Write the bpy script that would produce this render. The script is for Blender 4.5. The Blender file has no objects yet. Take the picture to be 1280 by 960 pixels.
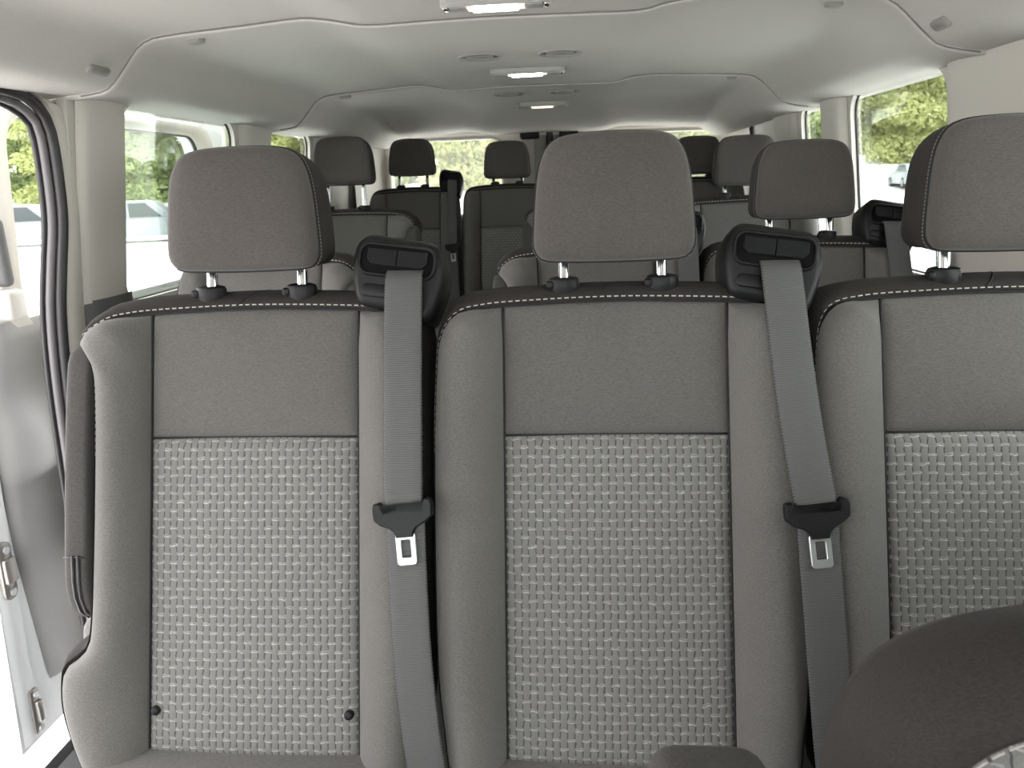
import bpy, bmesh, math, random
from mathutils import Vector, Matrix
random.seed(7)
SC = bpy.context.scene
COL = SC.collection
EYE = 1.12                      # eye height above the van floor
GROUND = EYE - 1.85             # car park level (floor of the van is z = 0)

# ------------------------------------------------------------------ camera
cd = bpy.data.cameras.new('camera')
cam = bpy.data.objects.new('camera', cd); COL.objects.link(cam)
cd.sensor_width = 36.0; cd.lens = 961.0/1280*36; cd.clip_start = 0.02; cd.clip_end = 500
d = Vector(((721-640)/961, (225-480)/961, 1)).normalized()
p2 = Vector(((1721-640)/961, (225-37-480)/961, 1))
up = p2.cross(d).normalized()
if up.y > 0: up = -up
xx = d.cross(up)
# rows of world axes seen from the camera (x right, y down, z forward)
camx = Vector((xx[0], d[0], up[0])); camy = Vector((xx[1], d[1], up[1])); camz = Vector((xx[2], d[2], up[2]))
R = Matrix((camx, -camy, -camz)).transposed().to_4x4()
cam.matrix_world = Matrix.Translation((0, 0, EYE)) @ R
cd.dof.use_dof = True; cd.dof.focus_distance = 0.92; cd.dof.aperture_fstop = 16.0
SC.camera = cam

# ------------------------------------------------------------------ world, exposure
w = bpy.data.worlds.new('overcast_sky'); SC.world = w; w.use_nodes = True
bg = w.node_tree.nodes['Background']
bg.inputs[0].default_value = (0.99, 0.99, 1.0, 1); bg.inputs[1].default_value = 5.0
SC.view_settings.view_transform = 'Standard'; SC.view_settings.look = 'None'
SC.view_settings.exposure = 0.42; SC.view_settings.gamma = 1; SC.view_settings.use_curve_mapping = False
sd = bpy.data.lights.new('hazy_sun', 'SUN'); sun = bpy.data.objects.new('hazy_sun', sd); COL.objects.link(sun)
sd.energy = 2.0; sd.angle = math.radians(25); sd.color = (1, .97, .92)
sun.rotation_euler = (math.radians(-38), math.radians(-22), 0)

# ------------------------------------------------------------------ materials
class NT:
    def __init__(s, name):
        s.m = bpy.data.materials.new(name); s.m.use_nodes = True
        s.t = s.m.node_tree; s.b = s.t.nodes['Principled BSDF']; s.out = s.t.nodes['Material Output']
    def n(s, typ, **kw):
        x = s.t.nodes.new(typ)
        for k, v in kw.items(): setattr(x, k, v)
        return x
    def l(s, a, b): s.t.links.new(a, b)
    def put(s, sock, v):
        if hasattr(v, 'is_output'): s.l(v, sock)
        else: sock.default_value = v
    def math(s, op, a, b=0.0, c=0.0):
        x = s.n('ShaderNodeMath', operation=op)
        s.put(x.inputs[0], a); s.put(x.inputs[1], b); s.put(x.inputs[2], c)
        return x.outputs[0]
    def mix(s, f, a, b):
        x = s.n('ShaderNodeMix', data_type='RGBA')
        s.put(x.inputs[0], f)
        for i, v in ((6, a), (7, b)):
            s.put(x.inputs[i], v if hasattr(v, 'is_output') else (*v, 1))
        return x.outputs[2]
    def noise(s, vec, scale, detail=2):
        x = s.n('ShaderNodeTexNoise'); x.inputs['Scale'].default_value = scale; x.inputs['Detail'].default_value = detail
        if vec is not None: s.l(vec, x.inputs['Vector'])
        return x.outputs[0]
    def mapping(s, vec, sc):
        x = s.n('ShaderNodeMapping'); s.l(vec, x.inputs[0]); x.inputs['Scale'].default_value = sc
        return x.outputs[0]
    def bump(s, h, st, dist):
        x = s.n('ShaderNodeBump'); x.inputs['Strength'].default_value = st; x.inputs['Distance'].default_value = dist
        s.l(h, x.inputs['Height']); s.l(x.outputs[0], s.b.inputs['Normal'])
    def coord(s, k='Object'): return s.n('ShaderNodeTexCoord').outputs[k]

def plain(name, col, rough=.5, metal=0, spec=.5, grain=0, gscale=300, gst=.25, var=.08):
    t = NT(name)
    t.b.inputs['Roughness'].default_value = rough; t.b.inputs['Metallic'].default_value = metal
    t.b.inputs['Specular IOR Level'].default_value = spec
    nz = t.noise(t.coord(), gscale if grain else 6, 3)
    c2 = tuple(c*(1-var) for c in col); c1 = tuple(min(1, c*(1+var)) for c in col)
    t.l(t.mix(nz, c2, c1), t.b.inputs['Base Color'])
    if grain: t.bump(nz, gst, grain)
    return t.m

def fabric(name, col, fs=1050, ratio=.22, var=.35, sheen=.15, bumpd=.0006):
    t = NT(name); o = t.coord()
    a = t.noise(t.mapping(o, (ratio, 1, 1)), fs, 2)        # ribs running across
    b = t.noise(o, fs*.9, 1)
    big = t.noise(o, 9, 2)
    f = t.math('ADD', t.math('MULTIPLY', a, .65), t.math('MULTIPLY', b, .35))
    f = t.math('MULTIPLY_ADD', t.math('SUBTRACT', f, .5), 2.2, .5)
    f = t.math('ADD', f, t.math('MULTIPLY_ADD', big, .3, -.15))
    lo = tuple(c*(1-var*.8) for c in col); hi = tuple(c*(1+var) for c in col)
    cl = t.n('ShaderNodeClamp'); t.l(f, cl.inputs[0])
    t.l(t.mix(cl.outputs[0], lo, hi), t.b.inputs['Base Color'])
    t.b.inputs['Roughness'].default_value = .9; t.b.inputs['Specular IOR Level'].default_value = .2
    t.b.inputs['Sheen Weight'].default_value = sheen; t.b.inputs['Sheen Roughness'].default_value = .5
    t.bump(f, .5, bumpd)
    return t.m

def weave(name):
    t = NT(name); uv = t.coord('UV')
    sp = t.n('ShaderNodeSeparateXYZ'); t.l(uv, sp.inputs[0])
    wob = t.math('MULTIPLY_ADD', t.noise(uv, 110, 2), 1.1, -.55)
    u = t.math('ADD', t.math('MULTIPLY', sp.outputs[0], 1/.0088), t.math('MULTIPLY', wob, .45))
    v = t.math('ADD', t.math('MULTIPLY', sp.outputs[1], 1/.0108), t.math('MULTIPLY', wob, .55))
    fu = t.math('FRACT', u); fv = t.math('FRACT', v)
    iu = t.math('FLOOR', u); iv = t.math('FLOOR', v)
    par = t.math('FLOORED_MODULO', t.math('ADD', iu, iv), 2)      # 0/1 checker
    # pale weft threads: two thin lines on the cell's lower edge, every second cell
    du = t.math('ABSOLUTE', t.math('SUBTRACT', fu, .5))
    inu = t.math('LESS_THAN', du, .52)
    l1 = t.math('LESS_THAN', t.math('ABSOLUTE', t.math('SUBTRACT', fv, .10)), .055)
    l2 = t.math('LESS_THAN', t.math('ABSOLUTE', t.math('SUBTRACT', fv, .27)), .04)
    thr = t.math('MULTIPLY', t.math('MULTIPLY', t.math('MAXIMUM', l1, t.math('MULTIPLY', l2, .55)), inu), par)
    fine = t.noise(t.mapping(uv, (1, 1, 1)), 900, 1)
    # dark slots at the sides of each raised strand
    side = t.math('GREATER_THAN', du, .42)
    mid = t.math('LESS_THAN', t.math('ABSOLUTE', t.math('SUBTRACT', fv, .66)), .3)
    slot = t.math('MULTIPLY', side, mid)
    basec = t.mix(fine, (.132, .127, .121), (.218, .211, .203))
    basec = t.mix(t.math('MULTIPLY', par, .18), basec, (.12, .12, .12))
    c = t.mix(t.math('MULTIPLY', slot, .72), basec, (.03, .03, .03))
    vary = t.math('MULTIPLY_ADD', t.noise(uv, 180, 1), 1.3, .05)
    c = t.mix(t.math('MULTIPLY', thr, vary), c, (.44, .432, .412))
    t.l(c, t.b.inputs['Base Color'])
    t.b.inputs['Roughness'].default_value = .8; t.b.inputs['Specular IOR Level'].default_value = .25
    h = t.math('SUBTRACT', 1, t.math('MULTIPLY', t.math('MULTIPLY', du, du), 3))
    h = t.math('SUBTRACT', h, t.math('MULTIPLY', slot, .8))
    h = t.math('ADD', h, t.math('MULTIPLY', thr, .6))
    t.bump(h, .6, .0012)
    return t.m

def webbing(name, col):
    t = NT(name); uv = t.coord('UV')
    sp = t.n('ShaderNodeSeparateXYZ'); t.l(uv, sp.inputs[0])
    f = t.math('SINE', t.math('MULTIPLY', sp.outputs[1], 2*math.pi/.0026))
    nz = t.noise(t.mapping(uv, (1, .4, 1)), 1500, 1)
    e = t.math('GREATER_THAN', t.math('ABSOLUTE', sp.outputs[0]), .0212)     # edge cord, dashed
    dash = t.math('GREATER_THAN', t.math('FRACT', t.math('MULTIPLY', sp.outputs[1], 1/.0036)), .5)
    h = t.math('ADD', t.math('MULTIPLY', f, .5), nz)
    cl = t.n('ShaderNodeClamp'); t.l(t.math('MULTIPLY_ADD', h, .55, .05), cl.inputs[0])
    c = t.mix(cl.outputs[0], tuple(x*.75 for x in col), tuple(x*1.3 for x in col))
    c = t.mix(t.math('MULTIPLY', t.math('MULTIPLY', e, dash), .85), c, (.012, .012, .012))
    t.l(c, t.b.inputs['Base Color']); t.b.inputs['Roughness'].default_value = .55
    t.b.inputs['Specular IOR Level'].default_value = .45
    t.bump(h, .35, .0006)
    return t.m

def glass(name, tint, refl=.07, haze=0.0):
    t = NT(name); t.t.nodes.remove(t.b)
    tr = t.n('ShaderNodeBsdfTransparent'); tr.inputs[0].default_value = (*tint, 1)
    gl = t.n('ShaderNodeBsdfGlossy'); gl.inputs['Roughness'].default_value = .02
    mx = t.n('ShaderNodeMixShader')
    lw = t.n('ShaderNodeLayerWeight'); lw.inputs[0].default_value = .12
    f = t.math('MULTIPLY_ADD', lw.outputs['Fresnel'], .35, refl*.3)
    t.l(f, mx.inputs[0]); t.l(tr.outputs[0], mx.inputs[1]); t.l(gl.outputs[0], mx.inputs[2])
    if haze:                                            # pale translucent share mixed into the pane for haze
        tl = t.n('ShaderNodeBsdfTranslucent'); tl.inputs[0].default_value = (.9, .9, .88, 1); m2 = t.n('ShaderNodeMixShader')
        m2.inputs[0].default_value = haze; t.l(mx.outputs[0], m2.inputs[1]); t.l(tl.outputs[0], m2.inputs[2]); t.l(m2.outputs[0], t.out.inputs[0])
    else: t.l(mx.outputs[0], t.out.inputs[0])
    return t.m

def emit(name, col, st):
    t = NT(name); t.b.inputs['Base Color'].default_value = (*col, 1)
    t.b.inputs['Emission Color'].default_value = (*col, 1); t.b.inputs['Emission Strength'].default_value = st
    return t.m

def leafmat(name, a, b):
    t = NT(name); t.t.nodes.remove(t.b)
    nz = t.noise(t.coord(), 1.3, 3)
    c = t.mix(nz, a, b)
    df = t.n('ShaderNodeBsdfDiffuse'); tl = t.n('ShaderNodeBsdfTranslucent'); ms = t.n('ShaderNodeMixShader')
    t.l(c, df.inputs[0]); t.l(c, tl.inputs[0]); ms.inputs[0].default_value = .4
    t.l(df.outputs[0], ms.inputs[1]); t.l(tl.outputs[0], ms.inputs[2]); t.l(ms.outputs[0], t.out.inputs[0])
    return t.m

M = dict(
    fab=fabric('grey_cloth', (.108, .101, .096)),
    bol=fabric('bolster_cloth', (.120, .113, .107)),
    head=fabric('headrest_cloth', (.078, .070, .065)),
    band=fabric('headrest_band_cloth', (.030, .026, .024), sheen=.02),
    cap=fabric('dark_cover_cloth', (.030, .026, .024), sheen=.02),
    arm=fabric('armrest_cloth', (.058, .054, .052), sheen=.04),
    weave=weave('basket_weave_cloth'),
    web=webbing('belt_webbing', (.088, .087, .087)),
    seam=plain('seam_thread', (.012, .012, .012), .8),  # near-black: painted groove shade on seams, own colour on headrest piping
    stitch=plain('stitch_thread', (.42, .40, .38), .8),
    dstitch=plain('dark_stitch_thread', (.17, .165, .16), .8),
    black=plain('black_plastic', (.010, .010, .0105), .45, spec=.25, grain=.0003, gscale=900, gst=.3),
    flap=plain('slot_cover_plastic', (.009, .009, .010), .5, spec=.15),
    dark=plain('dark_void', (.006, .006, .006), .9, spec=.1),  # black standing for shade inside the belt slot
    chrome=plain('chrome', (.82, .84, .85), .12, 1),
    steel=plain('zinc_steel', (.56, .565, .57), .42, .85),
    latch=plain('latch_steel', (.35, .33, .31), .38, .8),
    liner=fabric('headliner_cloth', (.53, .508, .472), fs=420, ratio=1, var=.05, sheen=0, bumpd=.0004),
    trim=plain('pillar_trim_plastic', (.60, .565, .515), .6, grain=.0003, gscale=500, var=.03),
    lower=plain('lower_trim_plastic', (.13, .128, .126), .55, grain=.0003, gscale=500, var=.05),
    doortrim=plain('door_trim_plastic', (.30, .29, .285), .55, grain=.0003, gscale=500, var=.04),
    paint=plain('white_paint', (.86, .87, .88), .22, var=.02),
    rubber=plain('black_rubber', (.030, .027, .028), .42),
    rubber2=plain('grey_rubber', (.14, .13, .135), .45),
    glass=glass('window_glass', (.93, .965, .945)),
    rglass=glass('rear_window_glass', (.90, .92, .90), haze=.035),
    floor=plain('floor_vinyl', (.06, .06, .06), .6, grain=.0005, gscale=200),
    lens=emit('lamp_lens', (1, .93, .8), 14), lens_dim=emit('dim_lamp_lens', (1, .82, .58), 1.6),
    lhouse=plain('lamp_housing', (.38, .37, .35), .35),
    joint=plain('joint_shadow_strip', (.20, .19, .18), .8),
    vent=plain('vent_plastic', (.30, .29, .27), .5),
    asphalt=plain('pale_concrete', (.74, .735, .72), .85, grain=.004, gscale=30, var=.1),
    gravel=plain('pale_gravel_bank', (.58, .57, .55), .9, grain=.01, gscale=20, var=.1),
    bark=plain('bark', (.12, .09, .07), .9, grain=.01, gscale=20),
    leafa=leafmat('foliage_yellow_green', (.30, .34, .13), (.58, .58, .30)),
    leafb=leafmat('foliage_deep_green', (.22, .28, .12), (.46, .50, .26)),
    carw=plain('car_paint_pale', (.22, .225, .235), .3), carg=plain('car_paint_silver', (.24, .25, .27), .3, .3),
    carb=plain('car_paint_blue_grey', (.24, .27, .29), .3, .2),
    carglass=plain('car_window_dark', (.03, .035, .04), .08),
    tyre=plain('tyre', (.02, .02, .02), .8), rim=plain('wheel_rim', (.25, .25, .26), .4, .5),
)

# ------------------------------------------------------------------ helpers
def link(o, parent=None):
    COL.objects.link(o)
    if parent is not None: o.parent = parent
    return o

def mesh(name, V, F, mat, parent=None, smooth=True, uv=None, auto=None):
    me = bpy.data.meshes.new(name); me.from_pydata([tuple(p) for p in V], [], F); me.update()
    if uv is not None:
        ul = me.uv_layers.new(name='UVMap')
        for lp in me.loops: ul.data[lp.index].uv = uv[lp.vertex_index]
    me.materials.append(mat)
    if smooth:
        for p in me.polygons: p.use_smooth = True
        if auto: me.set_sharp_from_angle(angle=math.radians(auto))
    return link(bpy.data.objects.new(name, me), parent)

def bmobj(name, bm, mat, parent=None, smooth=True, auto=35):
    bmesh.ops.recalc_face_normals(bm, faces=bm.faces)
    me = bpy.data.meshes.new(name); bm.to_mesh(me); bm.free(); me.materials.append(mat)
    if smooth:
        for p in me.polygons: p.use_smooth = True
        if auto: me.set_sharp_from_angle(angle=math.radians(auto))
    return link(bpy.data.objects.new(name, me), parent)

def empty(name, loc=(0, 0, 0)):
    o = bpy.data.objects.new(name, None); o.location = loc; o.empty_display_size = .05
    return link(o)

def tag(o, label, cat=None, group=None, kind=None):
    o['label'] = label
    if cat: o['category'] = cat
    if group: o['group'] = group
    if kind: o['kind'] = kind
    return o

def struct(o, label=None):
    o['kind'] = 'structure'
    if label: o['label'] = label; o['category'] = o.name.split('_')[0].split('.')[0]
    return o

def clone(src, name, parent=None, loc=None):
    c = src.copy(); link(c, parent)
    if loc is not None: c.location = loc
    return c

def sstep(a, b, x):
    t = max(0, min(1, (x-a)/(b-a))); return t*t*(3-2*t)

def spline(pts, n, closed=False):
    """Catmull-Rom through pts, n samples evenly spaced by length."""
    P = [Vector(p) for p in pts]; k = len(P); S = []
    segs = k if closed else k-1
    for i in range(segs):
        if closed: a, b, c, e = P[(i-1) % k], P[i], P[(i+1) % k], P[(i+2) % k]
        else: a, b, c, e = P[max(i-1, 0)], P[i], P[i+1], P[min(i+2, k-1)]
        for j in range(12):
            t = j/12; t2 = t*t; t3 = t2*t
            S.append(.5*((2*b)+(c-a)*t+(2*a-5*b+4*c-e)*t2+(3*b-a-3*c+e)*t3))
    S.append(P[0].copy() if closed else P[-1].copy())
    L = [0]
    for i in range(1, len(S)): L.append(L[-1]+(S[i]-S[i-1]).length)
    out = []; j = 0; m = n if closed else n-1
    for i in range(n):
        q = L[-1]*i/m
        while j < len(L)-2 and L[j+1] < q: j += 1
        f = (q-L[j])/max(1e-9, L[j+1]-L[j]); out.append(S[j].lerp(S[j+1], min(1, f)))
    return out

def interp(tab, x):
    if x <= tab[0][0]: return tab[0][1]
    for (a, fa), (b, fb) in zip(tab, tab[1:]):
        if x <= b: return fa+(fb-fa)*(x-a)/(b-a)
    return tab[-1][1]

def tube(pts, r, k=6, closed=False):
    P = [Vector(p) for p in pts]; n = len(P); V = []; F = []
    prev = None
    for i in range(n):
        if closed: t = P[(i+1) % n]-P[i-1]
        else: t = P[min(i+1, n-1)]-P[max(i-1, 0)]
        t.normalize()
        if prev is None:
            a = t.orthogonal().normalized()
        else:
            a = (prev-t*prev.dot(t)).normalized()
        prev = a; b = t.cross(a)
        for j in range(k):
            an = 2*math.pi*j/k
            V.append(P[i]+(a*math.cos(an)+b*math.sin(an))*r)
    for i in range(n if closed else n-1):
        for j in range(k):
            F.append((i*k+j, i*k+(j+1) % k, ((i+1) % n)*k+(j+1) % k, ((i+1) % n)*k+j))
    if not closed:
        F.append(tuple(range(k-1, -1, -1))); F.append(tuple((n-1)*k+j for j in range(k)))
    return V, F

def join(parts):
    V = []; F = []
    for v, f in parts:
        o = len(V); V += list(v); F += [tuple(i+o for i in q) for q in f]
    return V, F

def loft(loops, cap0=True, cap1=True):
    """closed loops of equal length -> skin"""
    k = len(loops[0]); V = [p for L in loops for p in L]; F = []
    for i in range(len(loops)-1):
        for j in range(k):
            F.append((i*k+j, i*k+(j+1) % k, (i+1)*k+(j+1) % k, (i+1)*k+j))
    if cap0: F.append(tuple(range(k-1, -1, -1)))
    if cap1: F.append(tuple((len(loops)-1)*k+j for j in range(k)))
    return V, F

def gridmesh(rows):
    k = len(rows[0]); V = [p for r in rows for p in r]; F = []
    for i in range(len(rows)-1):
        for j in range(k-1):
            F.append((i*k+j, i*k+j+1, (i+1)*k+j+1, (i+1)*k+j))
    return V, F

def rbox(x0, x1, y0, y1, z0, z1, r=.01, seg=3):
    bm = bmesh.new(); bmesh.ops.create_cube(bm, size=1)
    for v in bm.verts:
        v.co = Vector(((x0+x1)/2+v.co.x*(x1-x0), (y0+y1)/2+v.co.y*(y1-y0), (z0+z1)/2+v.co.z*(z1-z0)))
    if r > 0: bmesh.ops.bevel(bm, geom=bm.edges[:]+bm.verts[:], offset=r, segments=seg, affect='EDGES', profile=.5)
    return bm

def rrect(w, h, r, k=5, cx=0, cy=0):
    out = []
    for (sx, sy, a0) in ((1, 1, 0), (-1, 1, 90), (-1, -1, 180), (1, -1, 270)):
        for i in range(k+1):
            a = math.radians(a0+90*i/k)
            out.append((cx+sx*(w/2-r)+r*math.cos(a), cy+sy*(h/2-r)+r*math.sin(a)))
    return out

def inset(loop, dd):
    """inset of a closed CCW 2-D loop by dd (vertex normals)"""
    n = len(loop); out = []
    for i in range(n):
        a = Vector(loop[i-1]); b = Vector(loop[i]); c = Vector(loop[(i+1) % n])
        t = (c-a)
        if t.length < 1e-9: out.append(tuple(b)); continue
        t.normalize(); out.append((b.x-t.y*dd, b.y+t.x*dd))
    return out

def lathe(prof, k=20):
    loops = [[Vector((r*math.cos(2*math.pi*j/k), r*math.sin(2*math.pi*j/k), z)) for j in range(k)] for r, z in prof]
    return loft(loops)

def holed(outer, holes, fmap, thick):
    """flat sheet in 2-D with holes, mapped by fmap(a,b,depth): two faces and reveals"""
    bm = bmesh.new()
    def fill(dep):
        E = []; LV = []
        for lp in [outer]+holes:
            vs = [bm.verts.new(fmap(a, b, dep)) for a, b in lp]; LV.append(vs)
            E += [bm.edges.new((vs[i], vs[(i+1) % len(vs)])) for i in range(len(vs))]
        bmesh.ops.triangle_fill(bm, use_beauty=True, use_dissolve=False, edges=E)
        return LV
    A = fill(0); B = fill(thick)
    for la, lb in zip(A, B):
        for i in range(len(la)):
            j = (i+1) % len(la); bm.faces.new((la[i], la[j], lb[j], lb[i]))
    return bm

# ------------------------------------------------------------------ van shell
CXV = -.12; HW = .83; XL = CXV-HW; XR = CXV+HW          # side walls at window height
YR = 3.65                                              # rear doors
def Z(r): return r+EYE

fl = mesh('floor', *join([loft([[Vector((x, y, z)) for x, y in ((XL-.12, a), (XR+.12, a), (XR+.12, b), (XL-.12, b))] for z in (h-.08, h)])
     for a, b, h in ((-1.6, 1.70, 0), (1.70, 2.62, .06), (2.62, YR, .12))]), M['floor'], smooth=False)
struct(fl, 'dark ribbed vinyl floor of the van with raised rear')

# headliner: one cross-section carried back in three panels
SEC = [(-.985, .180), (-.955, .185), (-.92, .187), (-.88, .192), (-.86, .200), (-.842, .217), (-.823, .237), (-.80, .262), (-.785, .272), (-.765, .279), (-.705, .285), (-.605, .291), (-.52, .297),
       (-.475, .298), (-.43, .292), (-.39, .284), (-.355, .281), (-.28, .2825), (-.19, .284), (-.12, .284), (-.046, .283), (.05, .2815), (.10, .281), (.13, .284), (.165, .292), (.225, .297), (.29, .295),
       (.36, .292), (.45, .287), (.50, .283), (.525, .276), (.545, .262), (.573, .235), (.592, .217), (.612, .202), (.645, .193), (.68, .187), (.715, .185), (.745, .180)]
def liner(y0, y1, parent, name, zf=lambda y, x: 0, steps=10, lip=True):
    rows = []
    sec = [tuple(p) for p in spline([(a, b, 0) for a, b in SEC], 130)]
    ys = [y0+(y1-y0)*i/steps for i in range(steps+1)]
    if lip:                                            # rolled front edge that hangs just below the panel ahead of it
        rows.append([Vector((x, y0+.004, Z(z+.012))) for x, z, _ in sec])
        rows.append([Vector((x, y0+.0005, Z(z+.003))) for x, z, _ in sec])
        rows.append([Vector((x, y0+.001, Z(z-.004))) for x, z, _ in sec])
        rows.append([Vector((x, y0+.004, Z(z-.0065))) for x, z, _ in sec])
        rows.append([Vector((x, y0+.014, Z(z-.006))) for x, z, _ in sec])
        rows.append([Vector((x, y0+.05, Z(z-.003))) for x, z, _ in sec])
        ys = ys[1:]
    for y in ys:
        rows.append([Vector((x, y, Z(z+zf(y, x)))) for x, z, _ in sec])
    return mesh(name, *gridmesh(rows), M['liner'], parent)
SEAM1, SEAM2 = 1.455, 2.455
def rearz(y, x):
    f = sstep(3.02, 3.36, y)
    return -f*(.072 if abs(x-CXV) < .62 else .072*max(0, (HW-abs(x-CXV))/(HW-.62)))
ce = liner(-1.0, SEAM1, None, 'ceiling', steps=6, lip=False)
struct(ce, 'pale grey moulded headliner with stepped panels')
liner(SEAM1, SEAM2, ce, 'headliner_panel')
liner(SEAM2, YR-.03, ce, 'headliner_panel', zf=rearz, steps=22)
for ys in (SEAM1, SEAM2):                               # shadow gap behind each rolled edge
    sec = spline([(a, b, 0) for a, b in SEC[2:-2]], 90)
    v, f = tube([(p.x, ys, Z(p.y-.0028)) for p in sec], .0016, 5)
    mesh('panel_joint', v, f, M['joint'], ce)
rf = mesh('roof_skin', *loft([[Vector((x, y, Z(z))) for x, y in ((XL-.06, -1.0), (XR+.06, -1.0), (XR+.06, YR+.05), (XL-.06, YR+.05))] for z in (.335, .36)]), M['paint'], ce, smooth=False)

# side walls ------------------------------------------------------------------
def rloop(a0, a1, b0, b1, r, lean=0, k=6):
    """rounded window outline in (Y, Z); CCW"""
    out = rrect(a1-a0, b1-b0, r, k, (a0+a1)/2, (b0+b1)/2)
    return [(a+lean*(b-b0)/(b1-b0), b) for a, b in out]
def wallmap(side):
    s = -1 if side == 'l' else 1
    def f(y, z, dep):                                   # slight tumblehome: wider towards the belt line
        return Vector((CXV+s*(HW+.042*(max(0, .2-z))/.45+dep), y, Z(z)))
    return f
BELT = -.235
WT = .192
WIN_L = [(1.605, 2.165, .055), (2.425, 2.80, .05)]
WIN_R = [(.30, 1.22, .06), (1.62, 2.165, .055), (2.37, 2.62, .04)]
FRONTWIN = (-.85, .08, .06)
def side_wall(side, wins, y_open, wn):
    fm = wallmap(side)
    holes = [rloop(a, b, BELT+.008, WT-.002, r, lean=.03) for a, b, r in wins]
    y0 = y_open
    outer = [(y0, BELT-.02), (YR, BELT-.02), (YR, .205), (y0, .205)]
    bm = holed(outer, holes, fm, .018)
    wl = bmobj('wall_left' if side == 'l' else 'wall_right', bm, M['trim'], smooth=False)
    struct(wl, 'pale beige plastic side wall beside the open sliding door' if side == 'l' else 'pale beige plastic side wall opposite the sliding door')
    # lower wall in dark plastic
    s = -1 if side == 'l' else 1
    rows = []
    for dz, dx in ((BELT-.02, .042), (BELT-.026, .034), (BELT-.05, .034), (-.45, .05), (-.8, .055), (-1.12, .05)):
        rows.append([Vector((CXV+s*(HW+dx), y, Z(dz))) for y in [y_open+i*(YR-y_open)/8 for i in range(9)]])
    mesh('lower_trim', *gridmesh(rows), M['lower'], wl)
    for i, (a, b, r) in enumerate(wins):
        lp = rloop(a-.006, b+.006, BELT+.002, WT+.004, r+.004, lean=.03)
        v, f = loft([[fm(y, z, d_) for y, z in lp] for d_ in (.0185, .0225)])
        p = mesh('window_%d' % (wn+i), v, f, M['glass'], smooth=False)
        struct(p, ['tall side window in the door-side wall next to pillar', 'small rear side window in the door-side wall'][i] if side == 'l' else
               ['long front side window opposite the sliding door', 'side window opposite the sliding door with parked cars beyond', 'small rear side window opposite the sliding door'][i])
        lp2 = rloop(a, b, BELT+.008, WT-.002, r, lean=.03, k=8)
        v, f = tube([fm(y, z, .014) for y, z in lp2], .004, 6, closed=True)
        mesh('window_seal', v, f, M['rubber'], p)
    return wl
wL = side_wall('l', WIN_L, 1.455, 1)
wR = side_wall('r', WIN_R, -.92, 3)

def pillar(parent, side, y0, y1, z0, z1, prot, mat, name='pillar_trim', lean=.03, taper=1.0, k=14, shift0=0, p=2.6):
    """rounded pillar cover standing proud of the wall between two windows"""
    s = -1 if side == 'l' else 1; rows = []
    fm = wallmap(side)
    for i in range(13):
        t = i/12; z = z0+(z1-z0)*t; rowp = []
        for j in range(k+1):
            q = -1+2*j/k; y = (y0+y1)/2+(y1-y0)/2*q+lean*(z-z0)/(z1-z0)*1.0
            h = prot*max(0, 1-abs(q)**p)**.5*(1-(1-taper)*t)
            b = fm(y, z, -h-.001)
            rowp.append(b)
        rows.append(rowp)
    return mesh(name, *gridmesh(rows), mat, parent)
# door-side pillar (behind the door opening), between windows, behind rear window
pillar(wL, 'l', 1.440, 1.605, -.205, .225, .016, M['trim'], lean=.045)
pillar(wL, 'l', 1.437, 1.612, -.62, -.200, .019, M['lower'], lean=.01)
pillar(wL, 'l', 2.19, 2.42, BELT, .225, .018, M['trim'])
pillar(wL, 'l', 2.83, 3.05, BELT, .225, .018, M['trim'])
pillar(wR, 'r', 1.235, 1.610, BELT, .225, .020, M['trim'], lean=.03, p=5)
pillar(wR, 'r', 2.185, 2.365, BELT, .225, .030, M['trim'])
pillar(wR, 'r', 2.66, 2.95, BELT, .225, .02, M['trim'])
for sd_, w_ in (('l', wL), ('r', wR)):                   # roof rail filler at the top of the wall
    fm = wallmap(sd_)
    rows = [[fm(y, z, -dp) for y in (1.45 if sd_ == 'l' else -.9, 2.5, YR)] for z, dp in ((.192, .0), (.194, .006), (.198, .012), (.212, .012))]
    mesh('roof_rail', *gridmesh(rows), M['trim'], w_)

# front cab behind the camera: pillars, doors with open glass, bulkhead, windscreen
fw = bmobj('wall_front', rbox(XL, XR, -1.62, -1.55, .0, Z(-.42), .02), M['lower'])
struct(fw, 'dark dashboard bulkhead below the windscreen')
ws = mesh('window_6', *loft([[Vector((x, y+o, Z(z)+o)) for x, y, z in ((XL+.03, -.98, .27), (XR-.03, -.98, .27), (XR-.03, -1.58, -.40), (XL+.03, -1.58, -.40))] for o in (0, .006)]), M['glass'], smooth=False)
struct(ws, 'wide sloping windscreen at the front of the cab')
fmL = wallmap('l')
bm = holed([(-.98, -1.1), (.22, -1.1), (.22, .205), (-.98, .205)], [rloop(-.78, .10, -.30, .15, .08)], fmL, .05)
fl_ = bmobj('door_1', bm, M['doortrim'], smooth=False); struct(fl_, 'front cab door with open window ahead of the sliding door')
bm = holed([(-.98, -1.1), (-.93, -1.1), (-.93, .205), (-.98, .205)], [], wallmap('r'), .05)
bmobj('front_pillar', bm, M['trim'], wR, smooth=False)

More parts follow.
